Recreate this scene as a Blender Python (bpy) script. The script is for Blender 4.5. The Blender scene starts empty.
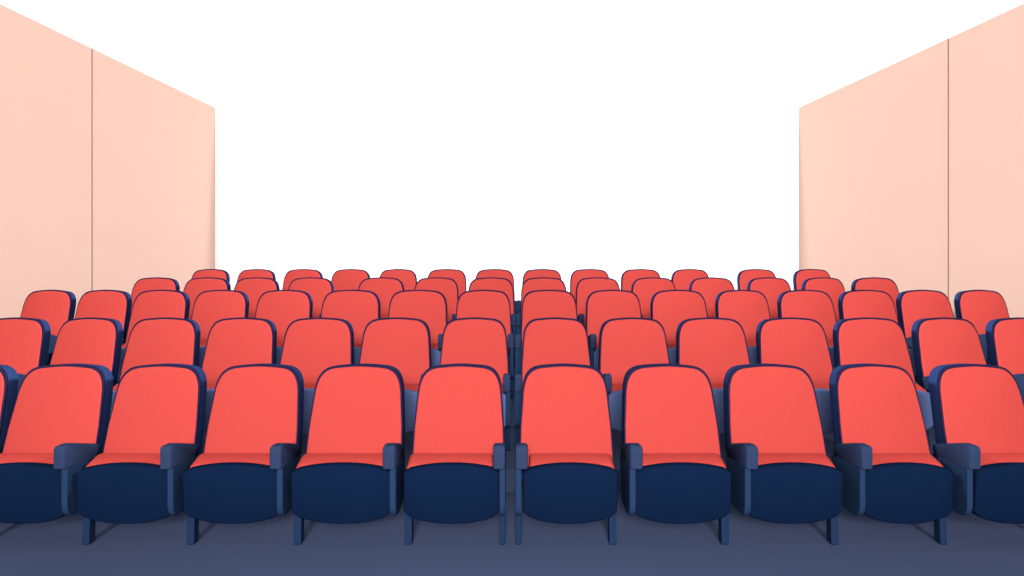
import bpy, bmesh, math
C = bpy.context.scene.collection
sc = bpy.context.scene
F = 600.0          # focal length in pixels of the 1024 px wide frame
CAM_Z = 1.535

# ------------------------------------------------------------ materials
def lin(c):
    c /= 255.0
    return c/12.92 if c <= 0.04045 else ((c+0.055)/1.055)**2.4

def material(name, rgb, rough=0.9, grain=0.02, scale=60.0, spec=0.0):
    """matt procedural surface: a base colour with a very fine weave/grain"""
    m = bpy.data.materials.new(name); m.use_nodes = True
    nt = m.node_tree; b = nt.nodes['Principled BSDF']
    b.inputs['Roughness'].default_value = rough
    b.inputs['Specular IOR Level'].default_value = spec
    tc = nt.nodes.new('ShaderNodeTexCoord')
    no = nt.nodes.new('ShaderNodeTexNoise'); no.inputs['Scale'].default_value = scale
    no.inputs['Detail'].default_value = 3
    rp = nt.nodes.new('ShaderNodeValToRGB')
    rp.color_ramp.elements[0].position = 0.3; rp.color_ramp.elements[1].position = 0.7
    rp.color_ramp.elements[0].color = [v*(1-grain) for v in rgb] + [1]
    rp.color_ramp.elements[1].color = [min(1, v*(1+grain)) for v in rgb] + [1]
    nt.links.new(tc.outputs['Object'], no.inputs['Vector'])
    nt.links.new(no.outputs['Fac'], rp.inputs['Fac'])
    nt.links.new(rp.outputs['Color'], b.inputs['Base Color'])
    return m

M = dict(
    red   = material('coral_red_upholstery', (0.258, 0.0305, 0.0256)),
    pipe  = material('dark_plum_piping',     (0.0095, 0.0075, 0.024)),
    navy  = material('navy_shell_plastic',   (0.0150, 0.0290, 0.092)),
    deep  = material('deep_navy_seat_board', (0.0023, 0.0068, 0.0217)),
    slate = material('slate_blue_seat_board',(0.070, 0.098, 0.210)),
    arm   = material('slate_navy_plastic',   (0.0140, 0.0222, 0.051)),
    panel = material('navy_side_panel',      (0.0095, 0.0208, 0.050)),
    leg   = material('navy_steel',           (0.0072, 0.0155, 0.039)),
    floor = material('slate_carpet',         (0.0322, 0.0420, 0.080), grain=0.015, scale=25),
    peach = material('peach_wall_paint',     (0.338, 0.2215, 0.1815), grain=0.004, scale=1.5),
    white = material('white_wall_paint',     (0.66, 0.66, 0.66), grain=0.002, scale=2),
    joint = material('taupe_panel_joint',    (0.140, 0.092, 0.079)),
)

# ------------------------------------------------------------ mesh helpers
def mesh(name, bm, mat, smooth=35):
    bmesh.ops.recalc_face_normals(bm, faces=bm.faces)
    me = bpy.data.meshes.new(name); bm.to_mesh(me); bm.free()
    me.materials.append(mat)
    if smooth:
        for p in me.polygons: p.use_smooth = True
        me.set_sharp_from_angle(angle=math.radians(smooth))
    return me

def offset(pts, d):
    """move a closed counter-clockwise outline inward by d"""
    n = len(pts); out = []
    for i in range(n):
        ax, az = pts[i-1]; bx, bz = pts[i]; cx, cz = pts[(i+1) % n]
        n1 = (-(bz-az), bx-ax); n2 = (-(cz-bz), cx-bx)
        l1 = math.hypot(*n1) or 1; l2 = math.hypot(*n2) or 1
        nx = n1[0]/l1+n2[0]/l2; nz = n1[1]/l1+n2[1]/l2
        L = math.hypot(nx, nz) or 1
        nx /= L; nz /= L
        k = 1/max(0.6, nx*n1[0]/l1+nz*n1[1]/l1)
        out.append((bx+nx*d*k, bz+nz*d*k))
    return out

def loft(outline, layers, place):
    """layers: (inset, t); place(u, v, t) -> xyz; end caps closed"""
    bm = bmesh.new(); rings = []
    for ins, t in layers:
        pts = offset(outline, ins) if ins else outline
        rings.append([bm.verts.new(place(u, v, t)) for u, v in pts])
    n = len(outline)
    for a, b in zip(rings, rings[1:]):
        for i in range(n):
            bm.faces.new((a[i], a[(i+1) % n], b[(i+1) % n], b[i]))
    bm.faces.new(rings[0]); bm.faces.new(rings[-1][::-1])
    return bm

def bez(p0, p1, p2, p3, n=8):
    r = []
    for i in range(n):
        t = i/n; s = 1-t
        r.append(tuple(s**3*a+3*s*s*t*b+3*s*t*t*c+t**3*d for a, b, c, d in zip(p0, p1, p2, p3)))
    return r

def rounded(pts, radii, n=6):
    """round the corners of a closed outline"""
    out = []; N = len(pts)
    for i in range(N):
        r = radii[i]; p = pts[i]
        if r <= 0: out.append(p); continue
        def toward(q):
            L = math.hypot(q[0]-p[0], q[1]-p[1]); k = min(r, 0.49*L)/L
            return (p[0]+(q[0]-p[0])*k, p[1]+(q[1]-p[1])*k)
        a = toward(pts[i-1]); b = toward(pts[(i+1) % N])
        for j in range(n+1):
            t = j/n; s = 1-t
            out.append((s*s*a[0]+2*s*t*p[0]+t*t*b[0], s*s*a[1]+2*s*t*p[1]+t*t*b[1]))
    return out

def box_bm(x0, x1, y0, y1, z0, z1, bevel=0.0):
    bm = bmesh.new()
    v = [bm.verts.new((x, y, z)) for x in (x0, x1) for y in (y0, y1) for z in (z0, z1)]
    for f in ((0,1,3,2),(4,6,7,5),(0,4,5,1),(2,3,7,6),(0,2,6,4),(1,5,7,3)):
        bm.faces.new([v[i] for i in f])
    if bevel:
        bmesh.ops.bevel(bm, geom=list(bm.edges), offset=bevel, segments=2, affect='EDGES', profile=0.5)
    return bm

# ------------------------------------------------------------ the folded tip-up seat
# local frame: x = 0 at the aisle-side face of the armrest, the seat reaches to
# -x (left block; mirrored for the right block); y = 0 at the seat board's front.
TAN = 0.28
def back_outline(cx, hb, hs, top, zb, k=1.0):
    """half width hb at the bottom, hs at the shoulder; rounded head"""
    zs = top-0.135*k
    right = [(hb-0.012, zb), (hb, zb+0.02), (hb-0.3*(hb-hs), zb+(zs-zb)*0.55)]
    right += bez((hs, zs), (hs-0.008, zs+0.080), (hs-0.035, top-0.012), (hs-0.105, top-0.006), 11)
    right += bez((hs-0.105, top-0.006), (hs-0.15, top-0.001), (0.03, top+0.002), (0, top+0.002), 5)
    left = [(-x, z) for x, z in right[::-1]]
    pts = right + [(0, top+0.002)] + left
    return [(cx+x, z) for x, z in pts]

def seat_meshes(mirror, kit, board, ext):
    slim = kit == 'slim'
    s = -1 if mirror else 1
    W = 0.468 if slim else 0.5056          # whole width
    AW = 0.062 if kit == 'front' else 0.048  # armrest width
    PW = 0.030                             # side panel width
    bx0, bx1 = ((-0.490 if mirror else -W-0.007) if kit == 'front' else -W), min(ext, 0.062 if kit == 'front' else 0.03)-PW-0.001               # seat board
    hb = 0.2535 if not slim else 0.2385
    hs = 0.233 if not slim else 0.226
    ccx = -0.2475 if not slim else -W/2+0.004
    d = {}
    # backrest: red pad in front, navy shell behind, both leaning back
    def lean(base):
        return lambda u, v, t: (s*u, base+t+(v-0.45)*TAN, v)
    pad = back_outline(ccx, hb-0.008, hs-0.007, 0.8645, 0.36)
    bm = loft(pad, [(0.008, 0.0), (0.003, 0.0015), (0, 0.005), (0, 0.020)], lean(0.185))
    d['backrest_cushion'] = mesh('backrest_cushion', bm, M['red'])
    pp = back_outline(ccx, hb+0.0005, hs+0.0015, 0.8755, 0.33)
    bm = loft(pp, [(0.003, 0.0), (0, 0.003), (0, 0.014), (0.003, 0.017)], lean(0.191))
    d['piping'] = mesh('piping', bm, M['pipe'])
    sh = back_outline(ccx, hb-0.001, hs, 0.8745, 0.30)
    th = {'front': 1.0, 'mid': 0.84, 'slim': 0.76}[kit]
    def shell(u, v, t):
        drop = 0.13*t*min(1, max(0, (v-0.70)/0.16))
        return (s*u, 0.204+t*th+(v-0.45)*TAN, v-drop)
    bm = loft(sh, [(0.0, 0.0), (0, 0.066), (0.006, 0.078), (0.018, 0.085)], shell)
    d['backrest_shell'] = mesh('backrest_shell', bm, M['navy'])
    # seat board: underside of the folded seat, facing the front
    z_e, z_m, b_e, b_m = 0.397, 0.430, 0.172, 0.122
    pts = []
    n = 16
    for i in range(n+1):                    # bottom edge, left to right
        t = i/n; u = bx0+(bx1-bx0)*t
        q = 1-abs(2*t-1)**2.4
        z = b_e+(b_m-b_e)*q
        if i in (0, n): z += 0.012
        pts.append((u, z))
    for i in range(n+1):                    # top edge, right to left
        t = i/n; u = bx1+(bx0-bx1)*t
        q = 1-abs(2*t-1)**2.2
        z = z_e+(z_m-z_e)*q
        if i in (0, n): z -= 0.010
        pts.append((u, z))
    bm = loft(pts, [(0.012, 0.0), (0.004, 0.004), (0, 0.012), (0, 0.045), (0.006, 0.055)],
              lambda u, v, t: (s*u, t-0.06*(v-0.45), v))
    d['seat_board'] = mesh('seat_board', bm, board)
    # red seat cushion folded up between board and backrest
    cu = rounded([(bx0+0.004, 0.20), (min(ext, 0.03)-AW-0.003, 0.20), (min(ext, 0.03)-AW-0.003, 0.427), (bx0+0.004, 0.427)],
                 [0.02, 0.02, 0.02, 0.035])
    bm = loft(cu, [(0.010, 0.0), (0.002, 0.006), (0, 0.015), (0, 0.09), (0.008, 0.105)],
              lambda u, v, t: (s*u, 0.058+t*0.98-0.06*(v-0.45), v+((t-0.055)*0.32 if v > 0.3 else 0)))
    d['seat_cushion'] = mesh('seat_cushion', bm, M['red'])
    # armrest: side profile (y, z) swept across its width
    prof = rounded([(-0.045, 0.424), (0.215, 0.395), (0.235, 0.462), (0.020, 0.538), (-0.045, 0.540)],
                   [0.012, 0.01, 0.03, 0.03, 0.026])
    def arm(x1, x0):
        return loft(prof, [(0.010, x1), (0.003, x1+(x0-x1)*0.07), (0, x1+(x0-x1)*0.2),
                           (0, x1+(x0-x1)*0.8), (0.003, x1+(x0-x1)*0.93), (0.010, x0)],
                    lambda u, v, t: (s*t, u, v))
    d['armrest'] = mesh('armrest', arm(ext, ext-AW), M['arm'])
    d['armrest_outer'] = mesh('armrest', arm(-W-0.002, -W-0.002-AW), M['arm'])
    # side panel carrying the armrest
    def panel(x0, x1, foot):
        zb = 0.0 if foot else 0.168
        pr = rounded([(-0.030, zb), (0.20, zb), (0.245, 0.405), (-0.030, 0.430)],
                     [0.0 if foot else 0.08, 0.0 if foot else 0.03, 0.01, 0.01])
        return loft(pr, [(0.004, x0), (0, x0+(x1-x0)*0.15), (0, x0+(x1-x0)*0.85), (0.004, x1)],
                    lambda u, v, t: (s*t, u, v))
    d['side_panel'] = mesh('side_panel', panel(ext-0.0005, ext-PW if kit == 'front' else min(ext-PW, 0.0), False), M['panel'])
    d['side_panel_outer'] = mesh('side_panel', panel(-W-0.002, -W-0.032, False), M['panel'])
    # legs: upright flat foot bars
    def leg(x0, x1, top):
        pr = rounded([(0.055, 0.0), (0.105, 0.0), (0.115, top), (0.065, top)], [0.012, 0.012, 0, 0])
        return loft(pr, [(0.003, x0), (0, x0+(x1-x0)*0.12), (0, x0+(x1-x0)*0.88), (0.003, x1)],
                    lambda u, v, t: (s*t, u, v))
    d['leg'] = mesh('leg', leg(bx0-0.003, bx0+0.034, 0.190), M['leg'])
    d['leg_aisle'] = mesh('leg', leg(ext-0.002, ext-PW, 0.205), M['leg'])
    return d

KIT = {}; BASE = {}
def kit_for(mirror, kit, ext):
    key = (mirror, kit, ext)
    if key not in KIT:
        base = BASE.setdefault((mirror, kit), key)
        base = KIT.get(base)
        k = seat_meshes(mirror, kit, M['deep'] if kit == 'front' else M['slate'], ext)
        if base:                      # an aisle seat shares every mesh but its wide armrest
            for p in base:
                if p not in ('armrest', 'side_panel', 'leg_aisle'):
                    bpy.data.meshes.remove(k[p]); k[p] = base[p]
        KIT[key] = k
    return KIT[key]

def seat(x, sx, y, z, mirror, kit, ext, aisle, end, label, group):
    root = bpy.data.objects.new('cinema_seat', None); C.objects.link(root)
    root.empty_display_size = 0.1
    root.location = (x, y, z); root.scale = (sx, 1, 1)
    root['label'] = label; root['category'] = 'seat'; root['group'] = group
    kit_for(mirror, kit, ext[0]); k = kit_for(mirror, kit, ext[1])
    parts = ['backrest_cushion', 'backrest_shell', 'seat_board', 'seat_cushion', 'armrest', 'side_panel', 'leg']
    if aisle: parts.append('leg_aisle')
    if end: parts += ['armrest_outer', 'side_panel_outer']
    for p in parts:
        o = bpy.data.objects.new(k[p].name.split('.')[0], k[p]); C.objects.link(o); o.parent = root
        if p == 'backrest_cushion':
            q = bpy.data.objects.new('piping', k['piping']); C.objects.link(q); q.parent = o
            q['label'] = 'dark plum piping'
    return root

# rows: distance of the seat board from the camera, floor height of the step,
# and the aisle-side x of each seat outward from the centre gap
Y0 = 3.02
ROWS = [
  dict(name='front row', o=0.0, z=0.0, kit='front', end=False, ext=((0.010, 0.010), (0.018, 0.026)), reach={('right', 2): 0.010, ('right', 3): 0.036, ('right', 4): 0.062},
       L=[(-0.043, 0.985), (-0.59, 1.03), (-1.154, 0.999), (-1.7, 0.982), (-2.228, 1.001), (-2.765, 1)],
       R=[(0.043, 1.001), (0.605, 1.032), (1.172, 1.023), (1.769, 0.941), (2.33, 0.957)]
  ),
  dict(name='second row', o=1.0, z=0.141, kit='mid', end=False, ext=((0.018, 0.013), (0.004, 0.05)),
       L=[(-0.024, 0.986), (-0.577, 1.023), (-1.133, 1.032), (-1.693, 1.007), (-2.249, 1.025), (-2.816, 0.917), (-3.341, 1)],
       R=[(0.067, 0.991), (0.619, 1.007), (1.177, 1.03), (1.757, 1.027), (2.315, 1.04), (2.891, 0.944), (3.43, 1)]
  ),
  dict(name='middle row', o=1.89, z=0.277, kit='slim', end=True, ext=((0.012, 0.024), (0.004, 0.056)),
       L=[(-0.011, 1.023), (-0.562, 1.094), (-1.145, 1.088), (-1.737, 1.027), (-2.293, 1.006), (-2.811, 1.022), (-3.319, 0.954), (-3.809, 0.911)],
       R=[(0.083, 1.04), (0.641, 1.027), (1.205, 1.037), (1.771, 0.978), (2.314, 1.017), (2.846, 1.011), (3.354, 0.964), (3.864, 0.898)]
  ),
  dict(name='fourth row', o=2.81, z=0.337, kit='slim', end=True, ext=((0.012, 0.016), (0.004, 0.052)),
       L=[(0.019, 1.012), (-0.546, 0.983), (-1.101, 1.024), (-1.825, 1.001), (-2.383, 0.984), (-2.885, 1.005), (-3.41, 1.0)],
       R=[(0.092, 1.01), (0.652, 0.982), (1.22, 0.985), (1.814, 0.992), (2.41, 0.945), (2.972, 0.914), (3.48, 0.994)]
  ),
  dict(name='back row', o=3.71, z=0.388, kit='slim', end=True, ext=((0.012, 0.025), (0.004, 0.068)),
       L=[(0.026, 0.999), (-0.534, 1.004), (-1.114, 0.965), (-1.663, 0.98), (-2.218, 0.985), (-2.777, 0.949), (-3.319, 0.945)],
       R=[(0.12, 1.006), (0.68, 1.007), (1.277, 1.019), (1.869, 0.961), (2.645, 0.98), (3.305, 0.929)]
  ),
]
ORD = ['next to', 'second', 'third', 'fourth', 'fifth', 'sixth', 'seventh', 'eighth']
for r in ROWS:
    for k, side in enumerate(('left', 'right')):
        xs = r['LR'[k]]
        for i, (x, sx) in enumerate(xs):
            if i == 0: w = 'directly %s of the centre gap' % side
            else: w = '%s seat %s of the centre gap' % (ORD[i], side)
            e = r['ext'][k]; e = (e[0], r.get('reach', {}).get((side, i), e[1] if i == 0 else e[0]))
            seat(x, sx, Y0+r['o'], r['z'], side == 'right', r['kit'], e, i == 0,
                 r['end'] and i == len(xs)-1,
                 'coral red folded cinema seat in the %s, %s' % (r['name'], w),
                 'red seats in the %s' % r['name'])

# ------------------------------------------------------------ the setting
def struct(name, bm, mat):
    o = bpy.data.objects.new(name, mesh(name, bm, mat, 0)); C.objects.link(o)
    o['kind'] = 'structure'
    return o

FAR = 9.4
ZW = 3.697                               # wall height
SKEW = 0.01833                             # both walls run very slightly to the left
def wall_x(x_far, y): return x_far+(FAR-y)*SKEW
XL, XR = -4.653, 4.496                     # side walls where they meet the back wall
def slab(pts, z0, z1):
    bm = bmesh.new()
    a = [bm.verts.new((x, y, z0)) for x, y in pts]; b = [bm.verts.new((x, y, z1)) for x, y in pts]
    n = len(pts)
    for i in range(n): bm.faces.new((a[i], a[(i+1) % n], b[(i+1) % n], b[i]))
    bm.faces.new(a); bm.faces.new(b)
    return bm
NEAR = 0.6
xl0, xl1 = wall_x(XL, NEAR), wall_x(XL, FAR)
xr0, xr1 = wall_x(XR, NEAR), wall_x(XR, FAR)
struct('wall_left', slab([(xl0, NEAR), (xl1, FAR), (xl1-.15, FAR), (xl0-.15, NEAR)], 0, ZW), M['peach'])
struct('wall_right', slab([(xr0, NEAR), (xr1, FAR), (xr1+.15, FAR), (xr0+.15, NEAR)], 0, ZW), M['peach'])
struct('wall_back', slab([(xl1-.15, FAR), (xr1+.15, FAR), (xr1+.15, FAR+.15), (xl1-.15, FAR+.15)], 0, ZW), M['white'])
# thin upright joints between the wall panels
for k, (pf, y, sg) in enumerate(((XL, 6.573, 1), (XR, 6.260, -1))):
    w = 0.0075; t = 0.003
    pts = [(wall_x(pf, y-w), y-w), (wall_x(pf, y+w), y+w), (wall_x(pf, y+w)+sg*t, y+w), (wall_x(pf, y-w)+sg*t, y-w)]
    struct('trim_%d' % (k+1), slab(pts, 0, ZW), M['joint'])
# stepped floor, one mesh: flat front, then a low step under every row
edges = [-1.5]+[2.74+r['o'] for r in ROWS[1:]]+[FAR]
zs = [r['z'] for r in ROWS]
prof = [(edges[0], -0.12), (FAR, -0.12)]
top = []
for i, z in enumerate(zs): top += [(edges[i], z), (edges[i+1], z)]
prof += top[::-1]
bm = bmesh.new()
a = [bm.verts.new((xl0-.15, y, z)) for y, z in prof]; b = [bm.verts.new((xr0+.15, y, z)) for y, z in prof]
n = len(prof)
for i in range(n): bm.faces.new((a[i], a[(i+1) % n], b[(i+1) % n], b[i]))
bm.faces.new(a); bm.faces.new(b)
struct('floor', bm, M['floor'])

# ------------------------------------------------------------ light
w = bpy.data.worlds.new('white_surround'); sc.world = w; w.use_nodes = True
bg = w.node_tree.nodes['Background']
bg.inputs['Color'].default_value = (1, 1, 1, 1); bg.inputs['Strength'].default_value = 1.03

def sun(name, energy, elev, azim, soft):
    l = bpy.data.lights.new(name, 'SUN'); l.energy = energy; l.angle = math.radians(soft)
    o = bpy.data.objects.new(name, l); C.objects.link(o)
    o.rotation_euler = (math.radians(90-elev), 0, math.radians(azim)); o.location = (0, 1, 6)
sun('front_light', 5.7, 21, 0, 12)  # added frontal fill sun, flattens the shading on the seat fronts
sun('left_light', 6.7, 25, -90, 8)  # added fill sun, evens out the right wall
sun('right_light', 6.7, 25, 90, 8)  # added fill sun, evens out the left wall
l = bpy.data.lights.new('camera_fill', 'AREA'); l.shape = 'DISK'; l.size = 0.9; l.energy = 230  # added fill light behind the camera, brightens the front row most
o = bpy.data.objects.new('camera_fill', l); C.objects.link(o)
o.location = (0, -0.7, 2.2); o.rotation_euler = (math.radians(78), 0, 0)

# ------------------------------------------------------------ camera
cam = bpy.data.cameras.new('camera'); co = bpy.data.objects.new('camera', cam); C.objects.link(co)
cam.sensor_width = 36.0; cam.lens = 36.0*F/1024
cam.shift_y = -(288-246)/1024
co.location = (0, 0, CAM_Z); co.rotation_euler = (math.radians(90), 0, 0)
sc.camera = co
sc.view_settings.view_transform = 'Standard'; sc.view_settings.look = 'None'
sc.view_settings.exposure = 0; sc.view_settings.gamma = 1; sc.view_settings.use_curve_mapping = False
